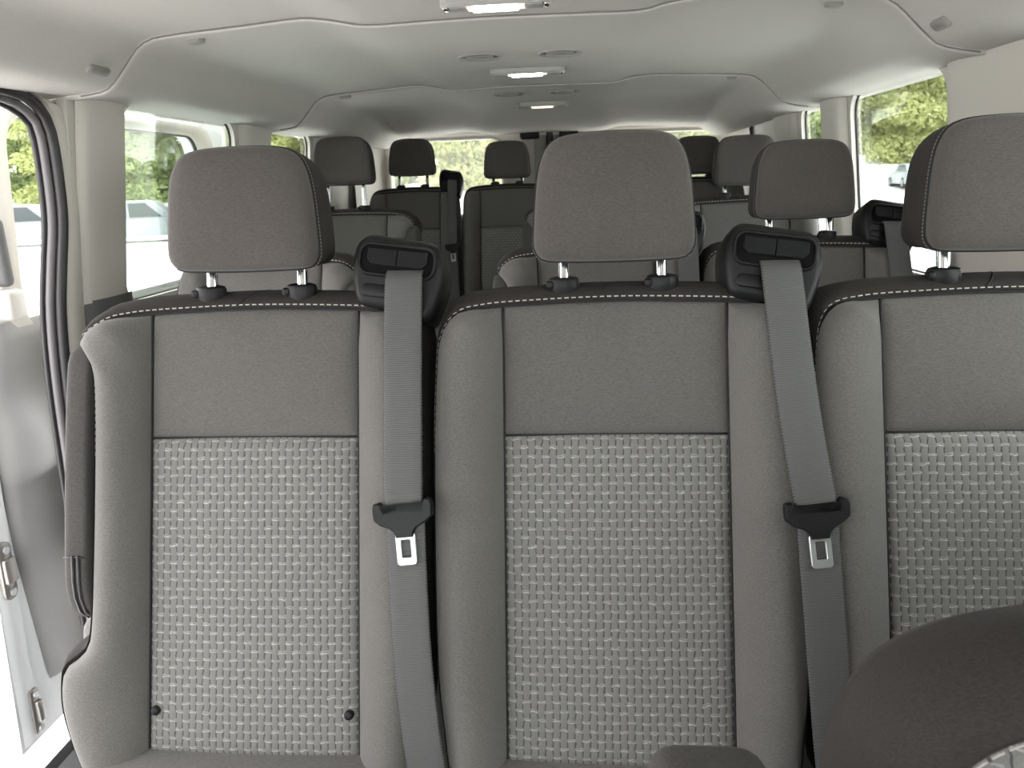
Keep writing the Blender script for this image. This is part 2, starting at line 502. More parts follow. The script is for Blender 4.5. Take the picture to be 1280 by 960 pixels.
# rear doors ------------------------------------------------------------------
def rear_door(n, x0, x1, wx0, wx1, flip):
    def fm(a, b, dep): return Vector((a, YR+dep, Z(b)))
    hole = [(a, b) for a, b in rrect(wx1-wx0, .33, .05, 6, (wx0+wx1)/2, .03)]
    bm = holed([(x0, -1.02), (x1, -1.02), (x1, .26), (x0, .26)], [hole], fm, .06)
    dr = bmobj('door_%d' % n, bm, M['trim'], smooth=False)
    struct(dr, 'rear cargo door with window, %s of the two' % ('nearer the sliding door side' if flip else 'farther from the sliding door side'))
    v, f = loft([[fm(a, b, d_) for a, b in rrect(wx1-wx0+.01, .34, .052, 6, (wx0+wx1)/2, .03)] for d_ in (.045, .05)])
    mesh('pane', v, f, M['rglass'], dr, smooth=False)
    # raised frame round the glass
    o = rrect(wx1-wx0+.05, .38, .07, 6, (wx0+wx1)/2, .03); i_ = rrect(wx1-wx0+.002, .332, .05, 6, (wx0+wx1)/2, .03)
    v, f = loft([[fm(a, b, .0) for a, b in o], [fm(a, b, -.014) for a, b in inset(o, .006)], [fm(a, b, -.016) for a, b in inset(o, .014)], [fm(a, b, -.008) for a, b in i_], [fm(a, b, .03) for a, b in i_]], False, False)
    mesh('window_frame', v, f, M['trim'], dr)
    # lower plastic, door-edge channel and latch cover at the meeting edge
    bmobj('lower_trim', rbox(x0+.04, x1-.04, YR-.02, YR, Z(-.95), Z(-.16), .012), M['lower'], dr)
    e = x1 if flip else x0; s = -1 if flip else 1
    rows = [[Vector((e+s*(.012+.030*math.cos(t)+.03), YR-.03*math.sin(t), Z(z))) for t in [math.pi*j/8 for j in range(9)]] for z in (-.9, .20)]
    mesh('edge_channel', *gridmesh(rows), M['vent'], dr)
    bmobj('latch_cover', rbox(min(e+s*.045, e+s*.13), max(e+s*.045, e+s*.13), YR-.06, YR+.002, Z(.185), Z(.246), .008), M['black'], dr)
    v, f = tube([(e+s*.004, YR-.012, Z(z)) for z in (-.95, -.3, .1, .25)], .011, 6); mesh('door_seal', v, f, M['rubber'], dr)
    return dr
rear_door(2, XL-.05, CXV-.0, -.86, -.345, True)
rear_door(3, CXV+.0, XR+.05, .03, .645, False)
# curved rear corner trims joining wall and doors
for s, w_ in ((-1, wL), (1, wR)):
    rows = []
    for z in (BELT-.3, -.1, .05, .16, .215, .26):
        rows.append([Vector((CXV+s*(HW-.005-.075*(1-math.cos(t))-max(0, z-.12)*.15), YR-.32*(1-math.sin(t))-.0, Z(z))) for t in [math.pi/2*j/8 for j in range(9)]])
    mesh('corner_trim', *gridmesh(rows), M['trim'], w_)

# door opening: body edge, rubber seal ------------------------------------------
SEALP = [(.20, .186), (.6, .188), (1.15, .188), (1.33, .184), (1.395, .168), (1.425, .130), (1.432, .06), (1.428, -.04), (1.405, -.13), (1.385, -.22), (1.375, -.36), (1.375, -.6), (1.375, -1.1)]
def sealpt(y, z, dx=0): return Vector((XL-.02-dx-.022*max(0, .2-z)/.45, y, Z(z)))
path = spline([sealpt(y, z) for y, z in SEALP], 90)
ds = mesh('door_seal', *tube(path, .0105, 10), M['rubber'], wL)
path2 = spline([sealpt(y-.012 if y > 1.3 else y, z-.010 if z > .15 else z, .013) for y, z in SEALP], 90)
mesh('door_seal', *tube(path2, .0085, 10), M['rubber2'], wL)
path3 = spline([sealpt(y-.020 if y > 1.3 else y, z-.016 if z > .15 else z, .023) for y, z in SEALP], 90)
mesh('door_seal', *tube(path3, .005, 8), M['rubber'], wL)
rows = []                                              # white jamb behind the seal
for (y, z) in SEALP[3:]:
    rows.append([sealpt(y-.004, z+.006, .004), sealpt(y+.010, z+.008, -.010), sealpt(y+.028, z, -.014), sealpt(y+.06, z, -.008), sealpt(y+.10, z, .02)])
mesh('door_jamb', *gridmesh(rows), M['trim'], wL)
rows = [[sealpt(y+.01, z, .045), sealpt(y+.05, z, .055), sealpt(y+.05, z, .07)] for y, z in SEALP[3:]]
mesh('door_jamb', *gridmesh(rows), M['paint'], wL)
bmobj('door_sill', rbox(XL-.16, XL+.04, .22, 1.40, -.09, -.005, .01), M['black'], wL)

# sliding door, slid back along the outside of the wall --------------------------
XD = -1.125
def dm(y, z, dep): return Vector((XD-dep-.018*max(0, .2-z)/.45, y, Z(z)))
hole = rloop(1.475, 2.31, -.265, .168, .07, lean=.03, k=8)
bm = holed([(1.275, -1.13), (2.52, -1.13), (2.52, -.3), (2.52, .206), (1.47, .206), (1.425, .195), (1.395, .16), (1.375, .0), (1.30, -.3)], [hole], dm, .05)
sdoor = bmobj('sliding_door', bm, M['paint'], smooth=False)
tag(sdoor, 'white sliding side door standing open, with grey inner trim and window', 'door')
# bright rounded front edge of the door
edge = [(1.425, .195), (1.395, .16), (1.380, .02), (1.345, -.15), (1.30, -.30), (1.285, -.5), (1.278, -.8), (1.275, -1.12)]
rows = []
for (y, z) in [tuple(p)[:2] for p in spline([(a, b, 0) for a, b in edge], 24)]:
    rows.append([dm(y+.055, z, -.006), dm(y+.03, z, -.006), dm(y+.01, z, .0), dm(y, z, .012), dm(y-.004, z, .03), dm(y-.002, z, .055)])
mesh('door_edge', *gridmesh(rows), M['paint'], sdoor)
v, f = loft([[dm(y, z, d_) for y, z in rloop(1.465, 2.32, -.275, .178, .075, lean=.03, k=8)] for d_ in (.034, .038)])
mesh('pane', v, f, M['glass'], sdoor, smooth=False)
v, f = tube([dm(y, z, .012) for y, z in hole], .007, 6, closed=True); mesh('window_seal', v, f, M['rubber'], sdoor)
# upper trim around the glass
o = rloop(1.43, 2.37, -.33, .203, .09, lean=.03, k=8); i_ = rloop(1.477, 2.308, -.262, .166, .07, lean=.03, k=8)
v, f = loft([[dm(y, z, 0) for y, z in o], [dm(y, z, -.016) for y, z in inset(o, .008)], [dm(y, z, -.016) for y, z in inset(i_, -.012)], [dm(y, z, -.004) for y, z in i_], [dm(y, z, .02) for y, z in i_]], False, False)
mesh('window_trim', v, f, M['trim'], sdoor)
# grey lower trim: slanted front edge, dished pocket and a moulded grab bulge
def trim_front(z): return interp([(-1.02, 1.385), (-1.0, 1.38), (-.7, 1.348), (-.5, 1.342), (-.3, 1.362), (-.2, 1.388)], z)
rows = []
NZ = 44
for i in range(NZ+1):
    z = -1.02+(-.235+1.02)*i/NZ; y0 = trim_front(z); r = []
    for j in range(41):
        y = y0+(2.40-y0)*(j/40)**1.3
        ed = min(y-y0, (z+1.02)*1.0+.002, (-.235-z)+.002)
        h = .022*(1-math.exp(-max(0, ed)/.008))
        # grab bulge
        by = (y-1.49)/.12; bz = (z+.475)/.075
        h += .050*math.exp(-(by*by)**2-(bz*bz)**(4 if bz < 0 else 1.5))
        # lower pocket swelling
        h += .035*sstep(-.70, -.80, z)*sstep(1.36, 1.52, y)
        r.append(dm(y, z, -h))
    rows.append(r)
mesh('inner_trim', *gridmesh(rows), M['doortrim'], sdoor)
bmobj('reflector', rbox(XD+.024, XD+.0315, 1.40, 1.435, Z(-.50), Z(-.465), .003), M['doortrim'], sdoor)
# pull handle by the window and lock pin
hb = bmobj('pull_handle', rbox(XD+.005, XD+.04, 1.385, 1.412, Z(-.16), Z(-.03), .012), M['lower'], sdoor)
bmobj('handle_ledge', rbox(XD+.0, XD+.045, 1.375, 1.425, Z(-.225), Z(-.165), .012), M['trim'], sdoor)
mesh('lock_pin', *tube([dm(1.56, -.255, -.012), dm(1.555, -.20, -.012)], .005, 8), M['black'], sdoor)
# two steel latches on the white edge
def plate(name, yc, zc, w, h, parent, r=.012):
    lp = rrect(w, h, r, 5, yc, zc)
    v, f = loft([[dm(y, z, -.004) for y, z in lp], [dm(y, z, -.011) for y, z in lp], [dm(y, z, -.013) for y, z in inset(lp, .003)]], False, True)
    return mesh(name, v, f, M['latch'], parent, auto=40)
la = plate('latch', 1.312, -.72, .034, .125, sdoor, .016)
for dz in (-.046, .046): mesh('bolt', *loft([[dm(1.312+.008*math.cos(a), -.72+dz+.008*math.sin(a), -.012-q) for a in [k*math.pi/5 for k in range(10)]] for q in (0, .005)]), M['steel'], la, auto=40)
bmobj('latch_jaw', rbox(XD-.030, XD-.016, 1.298, 1.328, Z(-.745), Z(-.692), .004), M['latch'], la)
la = plate('latch', 1.322, -1.055, .024, .105, sdoor, .006)
for dz in (-.041, .041): mesh('bolt', *loft([[dm(1.322+.007*math.cos(a), -1.055+dz+.007*math.sin(a), -.012-q) for a in [k*math.pi/5 for k in range(10)]] for q in (0, .005)]), M['steel'], la, auto=40)
bmobj('latch_jaw', rbox(XD-.042, XD-.028, 1.316, 1.332, Z(-1.08), Z(-1.03), .004), M['latch'], la)

# ------------------------------------------------------------------ seats
S17, C17 = math.sin(math.radians(17)), math.cos(math.radians(17))
def P(u, v, n): return Vector((u, .2+v*S17-n*C17, .972+v*C17+n*S17))

UL = .1345
def half_outline(arm):
    """stitch line of one half of the backrest, bottom to top centre, u >= 0"""
    if arm:
        return [(.205, -.575), (.226, -.53), (.239, -.485), (.237, -.445), (.214, -.425), (.203, -.40), (.200, -.30), (.199, -.20), (.200, -.107), (.205, -.062), (.222, -.034), (.214, -.020), (.190, -.006), (.165, -.001), (.1345, .002), (.06, .005), (0, .006)]
    return [(.200, -.575), (.207, -.51), (.214, -.44), (.217, -.307), (.217, -.171), (.214, -.075), (.211, -.045), (.205, -.026), (.194, -.011), (.180, -.004), (.163, -.001), (.1345, .002), (.06, .005), (0, .006)]

def puff(dd, h=.008, w_=.006): return -.005+h*(1-math.exp(-dd/w_))

def bolster_mesh(arm, sgn):
    ho = half_outline(arm); k = [i for i, p in enumerate(ho) if abs(p[0]-UL) < 1e-6][0]
    NT_ = 46; NS = 12
    O = spline([(a, b, 0) for a, b in ho[:k+1]], NT_+1)
    Sm = [Vector((UL, -.575+(.002+.575)*i/NT_, 0)) for i in range(NT_+1)]
    V = []; F = []; UVs = []
    for i in range(NT_+1):
        wd = (O[i]-Sm[i]).length; hb = .030*min(1, wd/.07)*sstep(-.002, -.05, Sm[i].y)
        for j in range(NS+1):
            s = .5-.5*math.cos(math.pi*j/NS)
            q = Sm[i].lerp(O[i], s)
            dd = min(s, 1-s)*wd
            n = puff(dd)+hb*math.sin(math.pi*min(1, .02+.80*s))**.9
            V.append(P(sgn*q.x, q.y, n)); UVs.append((q.x, q.y))
    k = NS+1
    for i in range(NT_):
        for j in range(NS):
            f = (i*k+j, i*k+j+1, (i+1)*k+j+1, (i+1)*k+j)
            F.append(f if sgn > 0 else f[::-1])
    # hem along the outline, where the cover is stitched on
    return V, F, UVs, O

def n_edge(arm_w): return .0
def panel_mesh(v0, v1, crown, topcurve=False):
    V = []; F = []; UVs = []; NU, NV = 22, 18
    for i in range(NV+1):
        t = .5-.5*math.cos(math.pi*i/NV)
        for j in range(NU+1):
            s = .5-.5*math.cos(math.pi*j/NU); u = -UL+2*UL*s
            vt = v1+(.004*(1-(u/UL)**2) if topcurve else 0)
            v = v0+(vt-v0)*t
            dd = min(u+UL, UL-u, v-v0, vt-v)
            n = puff(max(0, dd), .007, .005)+crown*(1-(u/UL)**2)*(sstep(0, .05, v-v0) if topcurve else 1)*(sstep(.0, .05, vt-v) if topcurve else 1)
            V.append(P(u, v, n)); UVs.append((u, v))
    k = NU+1
    for i in range(NV):
        for j in range(NU): F.append((i*k+j, i*k+j+1, (i+1)*k+j+1, (i+1)*k+j))
    return V, F, UVs

COVER = [(0, -.004), (.002, .002), (.006, .0035), (.012, .001), (.019, -.006), (.025, -.018), (.029, -.034), (.031, -.055), (.029, -.08), (.022, -.102), (.008, -.116), (-.012, -.12)]
def full_outline(armL, armR, n=150):
    L = [(-a, b, 0) for a, b in half_outline(armL)]; Rr = [(a, b, 0) for a, b in half_outline(armR)]
    return spline(L+Rr[::-1][1:], n)
def edge_n(arm, p):                                    # depth of the front cloth where the cover meets it
    a = abs(p.x)
    return .010*sstep(UL+.01, .2, a)*sstep(-.004, -.05, p.y)
def normals2(path):
    out = []
    for i in range(len(path)):
        t = path[min(i+1, len(path)-1)]-path[max(i-1, 0)]; t.normalize(); out.append(Vector((-t.y, t.x, 0)))
    return out

_cache = {}
def cached(key, fn):
    """fn() -> mesh object (unparented prototype data); reuse of mesh data between alike seats"""
    if key not in _cache: _cache[key] = fn()
    return _cache[key]
def part(key, name, maker, parent):
    """make(or share) a mesh part"""
    if key in _cache:
        return link(bpy.data.objects.new(name, _cache[key]), parent)
    o = maker(); _cache[key] = o.data; o.parent = parent; o.name = name
    return o

def mk_cover(aL, aR):
    path = full_outline(aL, aR); nr = normals2(path); V = []; F = []
    K = len(COVER)
    for p, o in zip(path, nr):
        kx = .14+.86*max(0, o.y)**1.2
        e = edge_n(None, p)
        for a, b in COVER:
            V.append(P(p.x+o.x*a*kx, p.y+o.y*a*kx, b+e*max(0, 1+b/.05)))
    for i in range(len(path)-1):
        for j in range(K-1):
            F.append((i*K+j, i*K+j+1, (i+1)*K+j+1, (i+1)*K+j))
    F.append(tuple(i*K+K-1 for i in range(len(path))))
    return mesh('backrest_cover', V, F, M['cap'], auto=60)

def mk_stitch(aL, aR):
    path = full_outline(aL, aR, 900); nr = normals2(path); parts = []
    i = 60
    while i < len(path)-66:
        a = path[i]; b = path[min(i+3, len(path)-1)]; o = nr[i]
        if a.y > -.18:
            q = []
            for p in (a, b):
                e = edge_n(None, p)
                for oo, nn in ((.0040, .0042), (.0053, .0042), (.0053, .0022), (.0040, .0022)):
                    kx = .14+.86*max(0, o.y)**1.2
                    q.append(P(p.x+o.x*oo*kx, p.y+o.y*oo*kx, nn+e))
            parts.append((q, [(0, 1, 2, 3), (7, 6, 5, 4), (0, 4, 5, 1), (1, 5, 6, 2), (2, 6, 7, 3), (3, 7, 4, 0)]))
        i += 5
    return mesh('stitching', *join(parts), M['stitch'], smooth=False)

def mk_seams(aL, aR):  # dark tubes stand in for shade in the seam grooves
    prt = []
    for s in (-1, 1):
        prt.append(tube([P(s*UL, -.575+.577*i/24, -.002) for i in range(25)], .0016, 5))
    prt.append(tube([P(-UL+2*UL*i/12, -.156, -.0025) for i in range(13)], .0014, 5))
    path = full_outline(aL, aR, 120)
    prt.append(tube([P(p.x, p.y, -.001+edge_n(None, p)) for p in path], .0016, 5))
    return mesh('seam', *join(prt), M['seam'])

def mk_capseam():
    pts = []
    for i, (a, b) in enumerate(COVER[1:10]):
        pts.append(P(-.02+.028*sstep(0, 1, i/6), .0055+a, b+.0006))
    return mesh('seam', *tube(pts, .0011, 5), M['seam'])

def mk_cushion():
    # seat cushion: rounded slab with a weave inset
    bm = rbox(-.205, .205, -.33, .09, .33, .452, .035, 4)
    return bmobj('cushion', bm, M['bol'])
def mk_base():
    bm = rbox(-.17, .17, -.24, .10, .0, .33, .02, 2)
    return bmobj('seat_base', bm, M['lower'])

# headrest -------------------------------------------------------------------
HRO = [(-.094, -.070), (-.097, -.055), (-.0945, -.01), (-.091, .025), (-.085, .050), (-.074, .0675), (-.055, .0755), (-.02, .0785), (.02, .0785), (.055, .0755), (.074, .0675), (.085, .050), (.091, .025), (.0945, -.01), (.097, -.055), (.094, -.070), (.085, -.0785), (.06, -.081), (0, -.082), (-.06, -.081), (-.085, -.0785)]
TH = math.radians(9)
def HP(u, v, n): u *= .97; v *= .925; return Vector((u, .200+v*math.sin(TH)-n*math.cos(TH), 1.12-.0185+v*math.cos(TH)+n*math.sin(TH)))
HL = [tuple(p)[:2] for p in spline([(a, b, 0) for a, b in HRO], 72, closed=True)]
def hloop(sc, n, dv=0): return [HP(a*sc, b*sc+dv, n) for a, b in HL]
def mk_hr_front():
    loops = []
    for sc, n in ((1.0, -.006), (.995, .001), (.985, .006), (.96, .0105), (.9, .0145), (.75, .0185), (.5, .0205), (.22, .0215)):
        loops.append(hloop(sc, n))
    return mesh('headrest', *loft(loops, False, True), M['head'])
def mk_hr_band():
    loops = []
    for k, (sx, sy, n) in enumerate(((.995, .995, -.008), (1.008, 1.01, -.006), (1.02, 1.018, -.010), (1.03, 1.022, -.025), (1.03, 1.02, -.045), (1.0, 1.0, -.065), (.95, .97, -.082), (.86, .90, -.094), (.6, .7, -.101), (.25, .3, -.103))):
        loops.append([HP(a*sx, (b*sy if b > 0 else b*(sy-.10*sstep(.0, .05, -n))), n) for a, b in HL])
    return mesh('side_band', *loft(loops[::-1], True, False), M['band'])
def mk_hr_piping():
    a = tube(hloop(1.0, -.0045), .0019, 5, closed=True)
    return mesh('piping', *a, M['seam'])
def mk_hr_stitch():
    L = [tuple(p)[:2] for p in spline([(a*1.016, b*1.014, 0) for a, b in HRO], 420, closed=True)]
    prt = []
    for i in range(0, 420, 3):
        a, b = L[i]; c, e = L[(i+2) % 420]
        prt.append(tube([HP(a, b, -.007), HP(c, e, -.007)], .0008, 4))
    return mesh('stitching', *join(prt), M['dstitch'], smooth=False)
def mk_post(s, ln):
    x = s*.0595
    top = Vector((x, .2300, 1.12-.075)); bot = Vector((x, .2145, 1.12-.150-ln))
    return mesh('post', *tube([top, bot], .0068, 14), M['chrome'], auto=50)
def mk_collar(s):
    x = s*.0595; c = Vector((x, .2165, 1.12-.1205)); prof = [(.0165, -.016), (.0185, -.007), (.0185, .002), (.017, .005), (.0125, .0065), (.009, .0055)]
    k = 24; loops = []
    for r, z in prof: loops.append([c+Vector((1.05*r*math.cos(2*math.pi*j/k), .8*r*math.sin(2*math.pi*j/k), z)) for j in range(k)])
    return mesh('collar', *loft(loops), M['black'], auto=40)
def mk_button(s):
    x = s*.0595-.0185
    return bmobj('release_button', rbox(x-.0035, x+.006, .204, .217, 1.12-.1275, 1.12-.118, .0025, 2), M['black'])
def mk_peg(s):
    c = Vector((s*.123, -.494, 0)); k = 14; loops = []
    for r, n in ((.0058, -.004), (.0058, .006), (.0045, .008), (.002, .0084)):
        loops.append([P(c.x+r*math.cos(2*math.pi*j/k), c.y+r*math.sin(2*math.pi*j/k), n) for j in range(k)])
    return mesh('child_seat_peg', *loft(loops), M['black'], auto=50)

# belt guide on the shoulder ---------------------------------------------------
GO = [(.2215, -.018), (.2375, .012), (.2445, .042), (.2415, .068), (.230, .0805), (.198, .0865), (.160, .0935), (.146, .0915), (.135, .080), (.130, .058), (.131, .030), (.136, .010), (.150, .0035), (.190, -.006)]
GL = [tuple(p)[:2] for p in spline([(a, b, 0) for a, b in GO], 60, closed=True)]
def rot2(a, b, c, s_, cx, cy): return (cx+(a-cx)*c-(b-cy)*s_, cy+(a-cx)*s_+(b-cy)*c)
GA = math.radians(-8)
def slot_loop(w_, h, r, cx=.188, cy=.0575, k=6):
    return [rot2(a, b, math.cos(GA), math.sin(GA), cx, cy) for a, b in rrect(w_, h, r, k, cx, cy)]
def mk_guide():
    loops = []
    for ins, n in ((.010, -.075), (.002, -.06), (0, -.02), (0, .004), (.0018, .010), (.006, .0145), (.010, .0155)):
        loops.append([P(a, b, n) for a, b in inset(GL, ins)])
    return mesh('belt_guide', *loft(loops), M['black'], auto=50)
def mk_slot():
    o = slot_loop(.092, .036, .012)
    v, f = loft([[P(a, b, .0150) for a, b in inset(o, -.0035)], [P(a, b, .0185) for a, b in inset(o, -.0015)], [P(a, b, .0185) for a, b in inset(o, .0005)], [P(a, b, .0165) for a, b in inset(o, .0016)]], False, False)
    return mesh('slot_rim', v, f, M['black'], auto=60)
def mk_void():  # black plate: the shade of the slot's depth put into its colour
    o = slot_loop(.089, .033, .010)
    v, f = loft([[P(a, b, .0155) for a, b in o], [P(a, b, .0162) for a, b in o]], False, True)
    return mesh('slot_opening', v, f, M['dark'], smooth=False)
def mk_flap(s):
    cx, cy = .188, .0575
    lo, hi = (cx-.037, cx-.0007) if s < 0 else (cx+.0007, cx+.038)
    pl = [(lo+(.006 if s < 0 else 0), cy-.0065), (hi-(.006 if s > 0 else 0), cy-.0065), (hi, cy-.0005), (hi, cy+.0135), (lo, cy+.0135), (lo, cy-.0005)]
    pl = [rot2(a, b, math.cos(GA), math.sin(GA), cx, cy) for a, b in pl]
    v, f = loft([[P(a, b, .0162) for a, b in pl], [P(a, b, .0192) for a, b in pl], [P(a, b, .0198) for a, b in inset(pl, .0012)]], False, True)
    return mesh('slot_cover', v, f, M['flap'], smooth=False)
def mk_gbutton():
    o = [rot2(a, b, math.cos(GA), math.sin(GA), .16, .022) for a, b in rrect(.042, .017, .0075, 6, .163, .0225)]
    v, f = loft([[P(a, b, .0145) for a, b in o], [P(a, b, .0175) for a, b in inset(o, .001)], [P(a, b, .0182) for a, b in inset(o, .0025)]], False, True)
    return mesh('cover_cap', v, f, M['black'], auto=50)

# folded-up armrest --------------------------------------------------------------
def mk_arm(sgn):
    # side profile (v, n), swept across the pad's thickness with rounded edges
    prof = [(-.385, -.012), (-.376, .004), (-.352, .018), (-.310, .024), (-.18, .026), (-.08, .024), (-.052, .020), (-.038, .010), (-.036, -.01), (-.042, -.045), (-.08, -.062), (-.2, -.062), (-.34, -.058), (-.374, -.03)]
    pl = [tuple(p)[:2] for p in spline([(a, b, 0) for a, b in prof], 56, closed=True)]
    area = sum(pl[i-1][0]*pl[i][1]-pl[i][0]*pl[i-1][1] for i in range(len(pl)))
    if area < 0: pl = pl[::-1]
    loops = []
    for u, ins in ((.2015, .012), (.2022, .004), (.2045, .0008), (.208, 0), (.224, 0), (.230, .0012), (.2345, .005), (.236, .012)):
        loops.append([P(sgn*u, a, b) for a, b in inset(pl, ins)])
    return mesh('armrest', *loft(loops), M['arm'], auto=60)
def mk_zip(sgn):
    prt = []
    for u in (.213, .220):
        prt.append(tube([P(sgn*u, a, b) for a, b in ((-.300, .0255), (-.33, .0235), (-.352, .0185), (-.372, .008), (-.383, -.008))], .0022, 6))
    prt.append(tube([P(sgn*u, -.302, .0255) for u in (.206, .215, .225, .232)], .0011, 5))
    return mesh('zip', *join(prt), M['rubber'])

SEATS = {}
def make_seat(root_xyz, label, armL=False, armR=False, guide=True, raise_=0.0, tilt=0.0, detail=True, pegs=False):
    t = empty('van_seat', root_xyz)
    tag(t, label, 'seat', 'cloth passenger seats in rows')
    for s, arm in ((-1, armL), (1, armR)):
        def mb(s=s, arm=arm):
            V, F, U, O = bolster_mesh(arm, s); return mesh('bolster', V, F, M['bol'], uv=U)
        part(('bol', s, arm), 'bolster', mb, t)
    def mu():
        V, F, U = panel_mesh(-.156, .002, .006, True); return mesh('upper_panel', V, F, M['fab'], uv=U)
    part('upper', 'upper_panel', mu, t)
    def mw():
        V, F, U = panel_mesh(-.550, -.156, .004); return mesh('weave_panel', V, F, M['weave'], uv=U)
    wp = part('weave', 'weave_panel', mw, t); wp['label'] = 'light grey basket weave centre panel'
    cv = part(('cover', armL, armR), 'backrest_cover', lambda: mk_cover(armL, armR), t); cv['label'] = 'dark charcoal cloth cover'
    part(('stitch', armL, armR), 'stitching', lambda: mk_stitch(armL, armR), cv)
    part(('seams', armL, armR), 'seam', lambda: mk_seams(armL, armR), cv)
    part('capseam', 'cover_seam', mk_capseam, cv)
    part('cushion', 'cushion', mk_cushion, t)
    part('base', 'seat_base', mk_base, t)
    h = part('hr', 'headrest', mk_hr_front, t)
    h.location.z = raise_
    part('hrband', 'side_band', mk_hr_band, h); part('hrpip', 'piping', mk_hr_piping, h); part('hrst', 'stitching', mk_hr_stitch, h)
    for s in (-1, 1):
        p_ = part(('post', s, raise_ > .02), 'post', lambda s=s: mk_post(s, .05 if raise_ > .02 else 0), h); p_['label'] = 'bright chrome headrest post'
        c_ = part(('collar', s), 'collar', lambda s=s: mk_collar(s), t)
        part(('button', s), 'release_button', lambda s=s: mk_button(s), c_)
    if pegs:
        for s in (-1, 1): part(('peg', s), 'anchor_peg', lambda s=s: mk_peg(s), t)
    if guide:
        g = part('guide', 'belt_guide', mk_guide, t); g['label'] = 'black plastic seat belt guide'
        part('slot', 'slot_rim', mk_slot, g); part('slotshade', 'slot_opening', mk_void, g)
        for s in (-1, 1): part(('flap', s), 'slot_cover', lambda s=s: mk_flap(s), g)
        part('gbtn', 'cover_cap', mk_gbutton, g)
    for s, arm in ((-1, armL), (1, armR)):
        if arm:
            a = part(('arm', s), 'armrest', lambda s=s: mk_arm(s), t); a['label'] = 'dark grey folded-up armrest'
            part(('zip', s), 'zip', lambda s=s: mk_zip(s), a)
    return t

Y0 = .73
row1, row2, row3, row4 = (Y0, 0.0), (Y0+.65, 0.0), (Y0+1.55, .06), (Y0+2.35, .12)
seats = dict(
    a1=make_seat((-.408, *row1), 'foremost-row grey seat with folded armrest, next to the open sliding door', armL=True, pegs=True),
    a2=make_seat((.042, *row1), 'middle grey cloth seat of the foremost passenger row, between two others'),
    a3=make_seat((.488, *row1), 'foremost-row grey seat on the wall side away from the sliding door'),
    b1=make_seat((-.652, *row2), 'single grey aisle seat with armrest behind the seat next to the sliding door', armR=True, guide=False),
    b2=make_seat((.037, *row2), 'grey seat with aisle armrest in second passenger row, directly behind the middle front seat', armL=True),
    b3=make_seat((.440, *row2), 'grey seat in second passenger row next to the wall opposite the sliding door'),
    c1=make_seat((-.742, *row3), 'single grey seat in third passenger row with headrest raised on long posts', armR=True, guide=False, raise_=.045),
    c2=make_seat((.063, *row3), 'grey aisle seat in third passenger row, mostly hidden behind nearer headrests', armL=True, guide=False),
    c3=make_seat((.515, *row3), 'light grey seat in third passenger row by the small side window', guide=False),
)
def narrow(o, k):
    o.scale.x = k
    hd_ = [c for c in o.children if c.name.startswith('headrest')][0]; hd_.scale.x = 1/k
narrow(seats['b1'], .88); narrow(seats['b2'], .89); narrow(seats['b3'], .90)
[c for c in seats['b3'].children if c.name.startswith('headrest')][0].location.z = .006
R4 = [(-.685, 'rear row corner seat with a black belt guide on its shoulder'), (-.287, 'rear row grey seat in front of the joint of the two rear doors'), (.10, 'rear row grey seat hidden behind the middle front headrest'), (.487, 'rear row dark seat in front of the rear window farther from the sliding door')]
for i, (x, lb) in enumerate(R4):
    o = make_seat((x, *row4), lb, guide=(i == 0)); o.scale.x = .86
    hd_ = [c for c in o.children if c.name.startswith('headrest')][0]; hd_.scale.x = 1/.86; hd_.location.z = (.016, -.008, -.016, -.019)[i]
    o.location.y += .0

# ------------------------------------------------------------------ seat belts
def strip(pts, wd, twist=None, th=.0012):
    """webbing from centreline points (u,v,n) with half-width along u; returns V,F,UV"""
    pts = spline(pts, 50); V = []; F = []; UVs = []; s = 0
    for i, p in enumerate(pts):
        if i: s += (p-pts[i-1]).length
        tdir = (pts[min(i+1, 49)]-pts[max(i-1, 0)]); tdir.normalize()
        lat = Vector((-tdir.y, tdir.x, 0)) if abs(tdir.y) > .2 else Vector((1, 0, 0))
        lat = Vector((abs(lat.x), lat.y if lat.x > 0 else -lat.y, 0)).normalized()
        for sd_ in (th, -th):
            for q in (-1, -.9, -.45, 0, .45, .9, 1):
                a = p+lat*q*wd/2; V.append(P(a.x, a.y, a.z+sd_*(1 if abs(q) < 1 else .3))); UVs.append((q*wd/2, s))
    k = 14
    for i in range(49):
        for j in range(6): F.append((i*k+j, (i+1)*k+j, (i+1)*k+j+1, i*k+j+1))
        for j in range(7, 13): F.append((i*k+j, i*k+j+1, (i+1)*k+j+1, (i+1)*k+j))
        F.append((i*k, i*k+7, (i+1)*k+7, (i+1)*k)); F.append((i*k+6, (i+1)*k+6, (i+1)*k+13, i*k+13))
    return V, F, UVs

